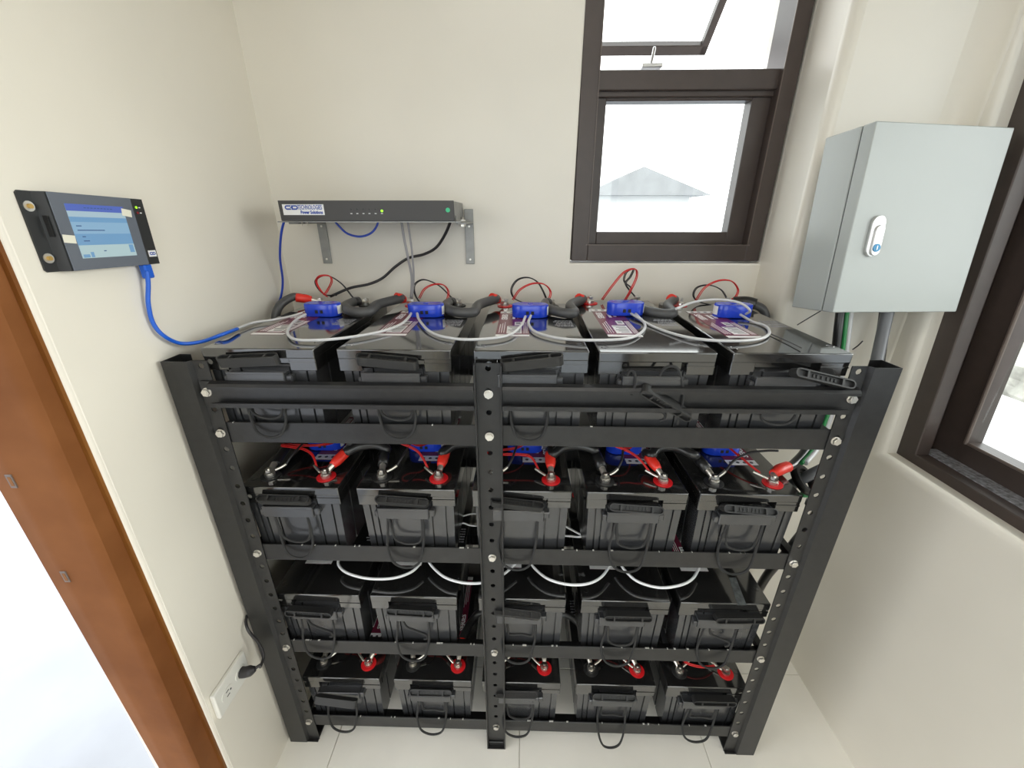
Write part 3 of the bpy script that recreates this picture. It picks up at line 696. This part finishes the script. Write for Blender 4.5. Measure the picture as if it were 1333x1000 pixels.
# sense leads of the second and lowest shelf
def sense(k, i, red, black, label):
    zt_ = ztop(k)
    p, n_ = term(k, i, 'pos'), term(k, i, 'neg')
    t = thing('sense_lead', label, 'wire', p, f'sense wires on the {rows[k]}')
    b = new()
    for s in (0, .004): tube(b, [p+Vector((-.012-s, s*1.2, .004)), p+Vector((-.022-s, .008+s, .006)), p+Vector((-.030-s, .016+s, .008))], .0028, 8)
    obj('ring_terminal', b, 'lead', t)
    b = new()
    pts = [Vector((p.x+dx, p.y+dy, zt_+dz)) for dx, dy, dz in red]
    for s in (0, 1): tube(b, [q+Vector((.0, .003*s, .002*s)) for q in pts], .0016, 6)
    obj('red_wire', b, 'red_wire', t)
    q0 = pts[len(pts)//3]; q1 = pts[len(pts)//3+1]
    b = new()
    tube(b, [n_+Vector((.010, .006, .004)), n_+Vector((.022, .012, .008)), n_+Vector((.030, .018, .012))], .0032, 8); obj('ring_terminal', b, 'lead', t)
    b = new(); tube(b, [Vector((n_.x+dx, n_.y+dy, zt_+dz)) for dx, dy, dz in black], .0026, 6); obj('black_wire', b, 'black_wire', t)
R0 = [(-.026, .014, .014), (-.042, .035, .03), (-.065, .05, .036), (-.095, .058, .038), (-.128, .062, .040), (-.118, .072, .036), (-.085, .080, .03), (-.052, .082, .03), (-.030, .098, .026), (-.022, .125, .02)]
R1 = [(-.026, .014, .014), (-.042, .035, .03), (-.062, .052, .04), (-.098, .062, .052), (-.106, .075, .05), (-.09, .082, .044), (-.062, .078, .036), (-.045, .10, .028), (-.04, .125, .02)]
R2 = [(-.026, .014, .014), (-.042, .040, .03), (-.065, .046, .034), (-.105, .046, .034), (-.135, .050, .034), (-.145, .060, .034), (-.115, .068, .032), (-.08, .080, .03), (-.06, .105, .026), (-.055, .13, .02)]
B0 = [(.030, .018, .020), (.040, .030, .035), (.048, .06, .045), (.056, .11, .05), (.06, .14, .02)]
B4 = [(.028, .014, .022), (.050, .030, .038), (.085, .042, .050), (.125, .045, .055), (.15, .044, .056)]
for i in range(5):
    sense(1, i, [R0, R1, R2, R1, [(-.020, .016, .014), (-.032, .035, .02), (-.045, .07, .026), (-.062, .12, .03), (-.085, .16, .02)]][i], B4 if i == 4 else B0, f'red and black wires, second shelf, on the battery {cols[i]}')
    sense(3, i, [R2, R1, R1, R1, [(-.026, .010, .012), (-.05, .0, .02), (-.08, -.002, .024), (-.105, .006, .024), (-.11, .02, .02), (-.09, .05, .02)]][i] if i else R1, B0, f'red and black wires, lowest shelf, on the battery {cols[i]}')

# grey data cables over the lids of the top shelf
zd = ztop(0)+.007
dl = [[(398, 409, .014), (386, 416, .008), (376, 427, .006), (376, 437, .006), (392, 443, .006), (440, 441, .007), (490, 433, .007), (520, 423, .008), (532, 413, .012), (535, 408, .014)],
      [(543, 408, .014), (546, 417, .009), (560, 432, .006), (585, 440, .006), (620, 442, .007), (660, 437, .007), (678, 424, .008), (684, 412, .014)],
      [(691, 411, .014), (688, 421, .008), (697, 432, .006), (725, 440, .006), (765, 443, .007), (815, 441, .007), (836, 432, .006), (839, 421, .008), (826, 411, .013), (821, 408, .014)],
      [(827, 408, .014), (840, 420, .008), (868, 432, .006), (905, 441, .007), (950, 444, .007), (985, 442, .006), (1001, 435, .006), (997, 425, .006), (980, 419, .006), (966, 411, .012), (962, 408, .014)]]
for i, l in enumerate(dl):
    cable('data_cable', f'flat grey data cable across the top lids, starting at the sensor {cols[i]}', 'cable', [P(u, v, z=ztop(0)+h) for u, v, h in l], .0030, 'data', 'grey data cables on the top shelf', 8)
cable('data_cable', 'pale grey cable bowing over the jumper to the blue sensor by the grey cabinet', 'cable', [P(880, 402, z=ztop(0)+.044), P(905, 393, z=ztop(0)+.05), P(935, 390, z=ztop(0)+.052), P(962, 394, z=ztop(0)+.045), P(976, 404, z=ztop(0)+.03), P(971, 409, z=ztop(0)+.017)], .0028, 'data', None)
cable('data_cable', 'pale grey cable joining the blue patch cable to the first sensor', 'cable', [P(308, 428, z=zd), P(330, 420, z=zd), P(352, 417, z=zd), P(378, 412, z=zd), P(394, 407, z=zd+.006)], .0028, 'data')
# white loops on the third shelf
for i, l in enumerate([[(441, 727), (441, 736), (452, 746), (478, 753), (510, 753), (535, 745), (548, 733)], [(556, 728), (564, 739), (580, 752), (605, 759), (632, 758), (655, 748), (672, 733)],
                       [(688, 728), (696, 740), (714, 754), (740, 761), (765, 760), (783, 751), (795, 735)], [(804, 728), (813, 742), (830, 757), (858, 765), (885, 762), (902, 753), (912, 735)]]):
    cable('data_cable', f'white drooping data cable, third shelf, starting at the battery {cols[i]}', 'cable', [P(u, v, z=ztop(2)+.02+.012*(abs(2*j/6-1))) for j, (u, v) in enumerate(l)], .0034, 'data_white', 'white data cables on the third shelf')
# strands sagging in the gaps behind the second shelf
for (pts, lb) in (([(592, 677), (606, 671), (618, 669), (630, 672)], 'upper'), ([(592, 686), (602, 681), (612, 684), (626, 685)], 'lower')):
    cable('gap_cable', f'{lb} thin white cable in the gap beside the middle post', 'cable', [P(u, v, y=.16) for u, v in pts], .002, 'data_white')
for (pts, lb) in (([(732, 683), (741, 688), (752, 694), (764, 700)], 'sloping'), ([(730, 697), (742, 698), (754, 699), (766, 697)], 'level')):
    cable('gap_cable', f'{lb} short white cable in the second-shelf gap past the middle post', 'cable', [P(u, v, y=.16) for u, v in pts], .0026, 'data_white')

# cable ties
for i, (pts, lb) in enumerate((([(999, 433), (1006, 436), (1024, 444), (1043, 453)], 'black cable tie tail lying on the battery lid'), ([(1038, 423), (1053, 414), (1068, 405)], 'thin black tie tail sticking up behind the end battery'), ([(1110, 455), (1117, 450), (1123, 444)], 'thin black tie tail at the outer lid corner'))):
    cable('cable_tie', lb, 'cable tie', [P(u, v, z=ztop(0)+.004+(0 if i == 0 else .01*j)) for j, (u, v) in enumerate(pts)], .0012, 'black_wire', None, 6)

# ------------------------------------------------------------------ right-hand cable run
pb = term(1, 4, 'pos')
t = thing('end_cable', 'black cable with green stripe and red boot rising from the second shelf to the cabinet', 'cable', pb)
e = [P(1019, 618, z=ztop(1)+.02), P(1034, 603, y=.12), P(1052, 580, y=.17), P(1072, 530, y=.235), P(1086, 470, y=.27), P(1091, 430, y=.28), P(1094, 404, y=.29)]
b = new(); lug(b, pb, Vector((e[0]-pb).x*Vector((1, 0, 0))+Vector((0, .04, .01)))); obj('cable_lug', b, 'lead', t)
s0 = pb+Vector((.004, .012, .008)); b = new(); tube(b, [s0, s0+(e[1]-s0)*.33+Vector((0, 0, .003)), s0+(e[1]-s0)*.66], lambda s: .0085+.0038*min(1, 3*s), 12, 4); obj('boot', b, 'red', t)['label'] = 'red boot'
b = new(); tube(b, [s0+(e[1]-s0)*.5]+e[1:], .0095, 12); obj('cable', b, 'cable_black', t)
b = new(); tube(b, [q+Vector((.011, -.006, .003)) for q in e[1:]], .0045, 8); obj('green_piece', b, 'green_piece', t)['label'] = 'green strand along the cable'  # green and pale strands drawn along the black cable
b = new(); tube(b, [q+Vector((.021, -.004, .003)) for q in e[1:]], .006, 8); obj('pale_strand', b, 'data', t)['label'] = 'pale grey strand along the cable'
cable('conduit_cable', 'thick black conduit dropping from the cabinet behind the end post', 'cable', [P(1156, 404, y=.27), P(1150, 430, y=.26), P(1143, 462, y=.24), P(1130, 520, y=.20), P(1100, 588, y=.16), P(1078, 606, y=.15), P(1055, 618, y=.15), P(1028, 633, y=.17), P(1010, 650, y=.24)], .0125, 'pipe_grey', None, 12)
b = new(); q = P(1047, 625, y=.148); ax = (P(1055, 618, y=.15)-P(1030, 632, y=.16)).normalized(); ax = (ax+Vector((0, -.35, .1))).normalized()
ey = Vector((0, 0, 1)); ey = (ey-ax*ey.dot(ax)).normalized(); ex = ey.cross(ax); mm = frame(q, ex, ey)
t2 = bmesh.new(); rings = []
for kk in range(28):
    a = 2*PI*kk/28; rings.append([t2.verts.new((r*math.cos(a), r*math.sin(a), h)) for r, h in ((.036, -.0085), (.036, .0085), (.027, .0085), (.027, -.0085))])
for kk in range(28):
    A_, B_ = rings[kk], rings[(kk+1) % 28]
    for jj in range(4): f = t2.faces.new((A_[jj], A_[(jj+1) % 4], B_[(jj+1) % 4], B_[jj])); f.smooth = jj in (0, 2)
add(b, t2, mm); tag(obj('current_sensor_ring', b, 'cable_black', at=q), 'black current sensor ring around the grey conduit', 'sensor')
t = thing('cable_connector', 'green and clear cable connector hanging under the black ring', 'connector', P(1050, 645, y=.13))
b = new(); q = P(1049, 642, y=.13); box(b, q+Vector((-.010, -.006, -.010)), q+Vector((.008, .006, .012)), .002, 1); obj('green_housing', b, 'green_piece', t)
b = new(); q = P(1054, 654, y=.13); box(b, q+Vector((-.009, -.006, -.010)), q+Vector((.009, .006, .010)), .003, 1); obj('clear_housing', b, 'data_white', t)
cable('rack_cable', 'black cable slanting down behind the end post to the third shelf', 'cable', [P(1153, 404, y=.31), P(1148, 440, y=.29), P(1138, 505, y=.235), P(1118, 575, y=.165), P(1092, 628, y=.125), P(1070, 660, y=.13), P(1048, 690, y=.16), P(1022, 722, y=.20), P(998, 750, y=.24), P(982, 780, y=.28), P(965, 820, y=.32)], .012, 'cable_black', None, 10)

# ------------------------------------------------------------------ grey cabinet
K = 1.18
def ks(p): return CAM+(Vector(p)-CAM)*K
BWd, BHt, BDp = .25*K, .298*K, .0953*K
cab = thing('wall_cabinet', 'pale grey steel electrical cabinet with recessed lock hung in the window corner', 'cabinet', ks((1.1458, .040, 1.262)), None, (0, 0, 0))
cab.rotation_mode = 'XYZ'
ca, cb, cc = math.radians(7.55), math.radians(-5.35), math.radians(.97)
cab.rotation_euler = (Matrix.Rotation(ca, 3, 'Z') @ Matrix.Rotation(cb, 3, 'X') @ Matrix.Rotation(cc, 3, 'Y')).to_euler('XYZ')
b = new(); box(b, (0, .030, 0), (BWd, BDp, BHt), .002, 2); obj('cabinet_body', b, 'box', cab, local=True)
b = new(); box(b, (.003, .0262, .003), (BWd-.003, .031, BHt-.003)); obj('door_seal', b, 'box_dark', cab, local=True)
b = new(); box(b, (0, 0, 0), (BWd, .0268, BHt), .002, 2); cdoor = obj('cabinet_door', b, 'box', cab, local=True)
lx, lz = BWd*.175, BHt*.43
b = new(); S = [(p[1], p[0]) for p in stadium(0, 0, .078, .029, 8)]
prism(b, [(lx+p[0]*1.0, lz+p[1]) for p in S], -.006, .001, 'y', bev=.0015, seg=2); lk = obj('lock_plate', b, 'chrome', cdoor, local=True); lk['label'] = 'satin chrome lock plate'
b = new(); S = [(p[1], p[0]) for p in stadium(0, 0, .058, .019, 8)]; prism(b, [(lx+.003+p[0], lz-.008+p[1]) for p in S], -.0095, -.005, 'y', bev=.0012, seg=2); lev = obj('lock_lever', b, 'chrome', cdoor, local=True)
b = new(); prism(b, circle(lx+.003, lz-.022, .0078, 18), -.0108, -.009, 'y'); o = obj('lock_plug', b, 'teal', cdoor, local=True); o['label'] = 'blue lock plug'
b = new(); box(b, (lx+.0022, -.0114, lz-.026), (lx+.0038, -.0106, lz-.018)); obj('keyhole', b, 'chrome', cdoor, local=True)
b = new()
for zz in (.05, BHt-.05): box(b, (.02, BDp, zz-.012), (BWd-.03, BDp+.012, zz+.012))
obj('mounting_rail', b, 'galv', cab, local=True)

# ------------------------------------------------------------------ monitoring unit on brackets
uy, ux0, ux1, uz0, uz1 = .327, .0285, .4365, 1.4095, 1.4535
unit = thing('rack_monitor', 'slim dark grey rack monitor with white logo plate and row of lights', 'monitor', ((ux0+ux1)/2, .41, uz0))
b = new(); box(b, (ux0+.004, uy+.004, uz0+.002), (ux1-.001, .488, uz1-.001), .001, 1); obj('housing', b, 'galv', unit)
b = new(); box(b, (ux0, uy, uz0), (ux1, uy+.004, uz1), .0007, 1); obj('front_panel', b, 'unit', unit)
pl0, pl1 = P(367, 266, y=uy), P(423, 280, y=uy)
b = new(); box(b, (pl0.x, uy-.0006, pl1.z), (pl1.x, uy, pl0.z)); pl = obj('logo_plate', b, 'white_print', unit); pl['label'] = 'white plate with blue lettering'
def on_front(u, v): q = P(u, v, y=uy); return Vector((q.x, uy-.0008, q.z))
q = on_front(402.5, 270.2); b = text_bm('TECHNOLOGIES', .0138, frame(q+Vector((.0015, 0, 0)), (1, 0, 0), (0, 0, 1)), .0002, .56); obj('lettering', b, 'logo', pl)
q = on_front(406, 276.6); b = text_bm('Power Solutions', .0098, frame(q, (1, 0, 0), (0, 0, 1)), .0004, .80); obj('lettering', b, 'logo', pl)
def cd_logo(c, wd, ht, ex, ez, par, local=False):
    mm = frame(c, ex, ez); b = new()
    def ring(out, inn):
        V = [[b.verts.new(mm @ Vector((p[0], p[1], .0003))) for p in pl_] for pl_ in (out, inn)]
        for i in range(len(out)-1): b.faces.new((V[0][i], V[0][i+1], V[1][i+1], V[1][i]))
    h = ht/2; w2 = wd/2; n_ = 8
    # C: half ring open to the right; D: flat left, round right
    def arc(cx, r, a0, a1, sy=1): return [(cx+r*math.cos(a0+(a1-a0)*i/n_), r*math.sin(a0+(a1-a0)*i/n_)) for i in range(n_+1)]
    th = ht*.30
    oc = [(-.02*wd, h)] + arc(-w2+h, h, PI/2, 1.5*PI) + [(-.02*wd, -h)]; ic = [(-.06*wd, h-th)] + arc(-w2+h, h-th, PI/2, 1.5*PI) + [(-.06*wd, -h+th)]; ring(oc, ic)
    od = [(.0, h)] + arc(w2-h, h, PI/2, -PI/2) + [(.0, -h), (.0, h)]; idd = [(.12*wd, h-th)] + arc(w2-h, h-th, PI/2, -PI/2) + [(.12*wd, -h+th), (.12*wd, h-th)]; ring(od, idd)
    # the small & between them
    for (x0_, y0_, x1_, y1_) in ((-.10*wd, -.12*ht, .03*wd, .12*ht),):
        vs_ = [b.verts.new(mm @ Vector(p)) for p in ((x0_, y0_, .0003), (x1_, y0_, .0003), (x1_, y1_, .0003), (x0_, y1_, .0003))]; b.faces.new(vs_)
    return obj('logo', b, 'logo', par, local=local)
cd_logo(on_front(379.5, 270.2), .031, .0098, (1, 0, 0), (0, 0, 1), pl)
for i, u in enumerate((457.5, 465.2, 473.2, 481, 489, 497.2)):
    q = on_front(u, 272.6 if i < 5 else 274.6); lit = i == 5
    b = new(); prism(b, circle(q.x, q.z, .0028 if lit else .0022, 12), uy-.0012, uy+.001, 'y'); o = obj('status_light', b, 'led' if lit else 'led_off', unit)
    if lit: o['label'] = 'lit green status light'
    q = on_front(u, 278); b = new(); box(b, (q.x-.0022, uy-.0004, q.z-.0008), (q.x+.0022, uy, q.z+.0006)); obj('light_caption', b, 'white_print', unit)
q = on_front(583, 273.5); b = new(); prism(b, circle(q.x, q.z, .0050, 16), uy-.0008, uy, 'y'); obj('sticker', b, 'sticker', unit)['label'] = 'round green sticker'
b = new(); box(b, (ux0-.012, uy+.004, uz0-.003), (ux1+.014, .485, uz0-.0005)); box(b, (ux1, uy+.02, uz0-.003), (ux1+.002, .47, uz0+.012)); obj('mounting_flange', b, 'galv', unit)
b = new()
for u in (392, 399): q = P(u, 288, y=.36); tube(b, [q+Vector((0, 0, .004)), q+Vector((0, 0, -.006))], .003, 8); tube(b, [q+Vector((0, 0, -.005)), q+Vector((0, 0, -.011))], .0016, 6)
obj('connector', b, 'lead', unit)
for i, (ua, ub, vt, vb) in enumerate(((414, 429, 290, 342), (603.5, 616, 273, 345))):
    a, c = P(423.5 if i == 0 else ua, vb, y=.489), P(433 if i == 0 else ub, vb, y=.489)
    xa, xb = (.0345, .0590) if i == 0 else (.4385, .4620)
    zb = 1.297; ztp = 1.405 if i == 0 else 1.438
    t = thing('shelf_bracket', ('grey steel angle bracket under the logo end of the monitor', 'grey steel angle bracket with bolts past the sticker end of the monitor')[i], 'bracket', ((xa+xb)/2, .49, zb), 'angle brackets on the back wall')
    b = new(); box(b, (xa, .4885, zb), (xb, .4925, ztp), .0008, 1); box(b, (xa, .345, 1.4025), (xb, .4895, 1.4063), .0008, 1); obj('angle_plate', b, 'galv', t)
    b = new()
    for zz in (zb+.012, zb+.098): prism(b, circle((xa+xb)/2, zz, .0028, 8), .4865, .4887, 'y')
    obj('wall_screw', b, 'zinc', t)
    if i == 1:
        b = new(); tube(b, [(xa+.004, .42, 1.397), (xa+.004, .42, 1.418)], .004, 8); prism(b, circle(xa+.004, .42, .0075, 6), 1.4063, 1.412); prism(b, circle(xa+.004, .42, .0075, 6), 1.396, 1.4023); obj('bolt', b, 'zinc', t)
# leads of the monitor
cable('patch_cable', 'dark blue cable looping under the monitor', 'cable', [P(432, 283, y=.38), P(440, 293, y=.38), P(452, 304, y=.38), (P(468, 308, y=.38)), P(482, 304, y=.38), P(490, 295, y=.38), P(493.5, 283, y=.38)], .0026, 'navy_cable')
cable('patch_cable', 'blue cable hanging from the logo end of the monitor to the first battery', 'cable', [P(371, 283, y=.37), P(366, 305, y=.38), P(364.5, 335, y=.40), P(368, 365, y=.42), P(366, 385, y=.42), P(361, 399, y=.42)], .0028, 'navy_cable')
for i, l in enumerate(([(522, 284), (526, 310), (531, 335), (536, 362), (535, 388)], [(530, 284), (534, 310), (537, 335), (538.5, 362), (536.5, 389)])):
    cable('signal_lead', ('thicker', 'thinner')[i]+' of two mid-grey leads hanging from the monitor to a sensor', 'cable', [P(u, v, y=.37+.008*j) for j, (u, v) in enumerate(l)], (.0032, .0026)[i], 'data_lead', 'grey leads under the monitor')
cable('power_lead', 'black power lead curving from the monitor to the first battery', 'cable', [P(588, 284, y=.40), P(580, 304, y=.42), P(568, 322, y=.44), P(552, 331, y=.45), P(532, 336, y=.46), P(515, 347, y=.46), P(498, 362, y=.46), P(480, 370, y=.455), P(456, 375, y=.45), P(430, 386, y=.44)], .0038, 'black_wire')

# ------------------------------------------------------------------ touch panel on the left wall
tp = thing('touch_panel', 'black wall panel with lit blue touch screen and tape scraps', 'display', (XL, -.025, 1.396), None, (math.radians(-1.8), 0, 0))
def lp(bm, y0, y1, z0, z1, x0, x1, bev=0): return box(bm, (x0, y0, z0), (x1, y1, z1), bev, 1)
hz = .0530; FX = .016
b = new(); prism(b, [(-.091, -hz+.003), (-.088, -hz), (.0830, -hz), (.0830, hz), (-.088, hz), (-.091, hz-.003)], .0003, .0030, 'x')
obj('back_plate', b, 'bezel_black', tp, local=True)
b = new(); prism(b, [(-.0735, .0030), (-.0680, FX), (.0860, FX), (.0860, .0030)], -hz, hz, 'z')
for v in b.verts: v.co = (v.co.y, v.co.x, v.co.z)
body = obj('panel_body', b, 'bezel_black', tp, local=True)
b = new(); lp(b, -.0660, .0625, -hz, hz, FX, FX+.0016, .0005); bez = obj('bezel', b, 'bezel', tp, local=True); bez['label'] = 'grey bezel'
b = new(); lp(b, -.0722, -.0712, -.006, .022, .006, .013); obj('card_slot', b, 'hole', tp, local=True)
F2 = FX+.0016
b = new(); lp(b, -.0480, .0430, -.0365, .0390, F2, F2+.0003); scr = obj('screen', b, 'ui_sky', tp, local=True); scr['label'] = 'lit blue and pale screen'
rowsui = [('ui_blue', .0295, .0390), ('ui_light', .0215, .0295), ('ui_mid', .0145, .0215), ('ui_sky', -.0020, .0145), ('ui_mid', -.0180, -.0020), ('ui_pale', -.0365, -.0180)]
for k, z0, z1 in rowsui:
    b = new(); lp(b, -.0480, .0430, z0, z1, F2+.0003, F2+.0005); obj('screen_band', b, k, scr, local=True)
b = new()
for y, z, l in ((-.042, .009, .008), (-.042, .003, .012), (-.030, .003, .030), (-.038, -.006, .005), (-.038, -.012, .009), (-.012, -.027, .004)): lp(b, y, y+l, z-.0007, z+.0007, F2+.0005, F2+.0006)
for i in range(9): lp(b, -.022+i*.0052, -.0185+i*.0052, .0338, .0350, F2+.0005, F2+.0006)
o = obj('screen_text', b, 'ui_ink', scr, local=True); o['kind'] = 'stuff'
for y0, y1, z0, z1 in ((.033, .041, -.031, -.019), (-.046, -.036, -.0355, -.031), (-.034, -.029, -.0355, -.028)):
    b = new(); lp(b, y0, y1, z0, z1, F2+.0005, F2+.0006); obj('screen_button', b, 'ui_mid', scr, local=True)
for y, z, a in ((.047, .030, -8), (-.058, -.009, -6)):
    b = new(); box(b, (F2+.0007, -.0085, -.0055), (F2+.0010, .0085, .0055), mtx=Matrix.Translation((0, y, z)) @ Matrix.Rotation(math.radians(a), 4, 'X')); obj('tape_scrap', b, 'tape', tp, local=True)['label'] = 'scrap of cream paper tape'
for z, k in ((.0395, 'led'), (.0310, 'led_red')):
    b = new(); prism(b, circle(.0705, z, .0019, 12), FX-.0001, FX+.0008, 'x'); obj('status_light', b, k, tp, local=True)['label'] = 'green status light' if k == 'led' else 'unlit red status light'
    b = new(); lp(b, .0750, .0785, z-.0008, z+.0008, FX, FX+.0002); obj('light_caption', b, 'white_print', tp, local=True)
b = new(); lp(b, .0685, .0840, -.0405, -.0300, FX, FX+.0003); lg = obj('logo_plate', b, 'white_print', tp, local=True); lg['label'] = 'small white logo plate'
cd_logo(Vector((FX+.0004, .0762, -.0352)), .0122, .0050, (0, 1, 0), (0, 0, 1), lg, True)
for z in (.0335, -.0343):
    b = new(); prism(b, circle(-.0815, z, .0068, 18), .0030, .0040, 'x'); s_ = obj('screw_washer', b, 'zinc', tp, local=True)
    b = new(); prism(b, circle(-.0815, z, .0032, 14), .0040, .0067, 'x'); obj('screw', b, 'brass', s_, local=True)['label'] = 'brass screw head'
t = thing('patch_cable', 'bright blue network cable drooping from the touch panel to the rack', 'cable', P(190, 347, x=XL+.012))
b = new(); q = P(190, 350, x=XL+.011); box(b, q+Vector((-.006, -.008, -.016)), q+Vector((.006, .008, .008)), .002, 1); obj('plug', b, 'blue_cable', t)
pts = [P(191, 352, x=XL+.016), P(193, 370, x=XL+.014), P(193, 395, x=XL+.010), P(199, 420, x=XL+.008), P(213, 437, x=XL+.012), P(235, 447, y=.05), P(262, 445, y=.075), P(288, 436, z=ztop(0)+.008), P(309, 428, z=ztop(0)+.007)]
b = new(); tube(b, pts, .0036, 10); obj('cable', b, 'blue_cable', t)

# ------------------------------------------------------------------ socket and plug
so = thing('wall_socket', 'white double wall socket low on the wall beside the rack', 'socket', (XL, -.094, .415), None, (math.radians(-2), 0, 0))
b = new(); box(b, (.0003, -.053, -.036), (.011, .053, .036), .003, 2); obj('socket_plate', b, 'ivory', so, local=True)
for y in (-.020, .026):
    b = new(); prism(b, [(y+p[0], p[1]) for p in stadium(0, 0, .036, .026, 6)], .0108, .0125, 'x'); r = obj('socket_face', b, 'ivory', so, local=True)
    b = new()
    for zz in (-.006, .006): box(b, (.0124, y-.005, zz-.0012), (.0128, y+.004, zz+.0012))
    prism(b, circle(y+.009, 0, .0025, 8), .0124, .0128, 'x'); obj('pin_slots', b, 'hole', r, local=True)
t = thing('plug_cable', 'black plug and cord in the wall socket, curling behind the post', 'cable', (XL+.02, -.062, .415))
b = new(); q = Vector((XL+.013, -.068, .414))
tube(b, [q, q+Vector((.010, .001, .0)), q+Vector((.022, .004, .002)), q+Vector((.030, .008, .003))], lambda s: .0125 if s < .6 else .0125-.016*(s-.6), 10, 4); obj('plug', b, 'black_wire', t)
q = q+Vector((.029, .008, .003))
b = new(); tube(b, [q, q+Vector((.010, .006, .004)), P(339, 868, x=XL+.045), P(343, 853, x=XL+.04), P(337, 838, x=XL+.032), P(324, 822, x=XL+.02), P(320, 810, x=XL+.008), P(322, 801, x=XL+.004)], .0034, 8); obj('cord', b, 'black_wire', t)
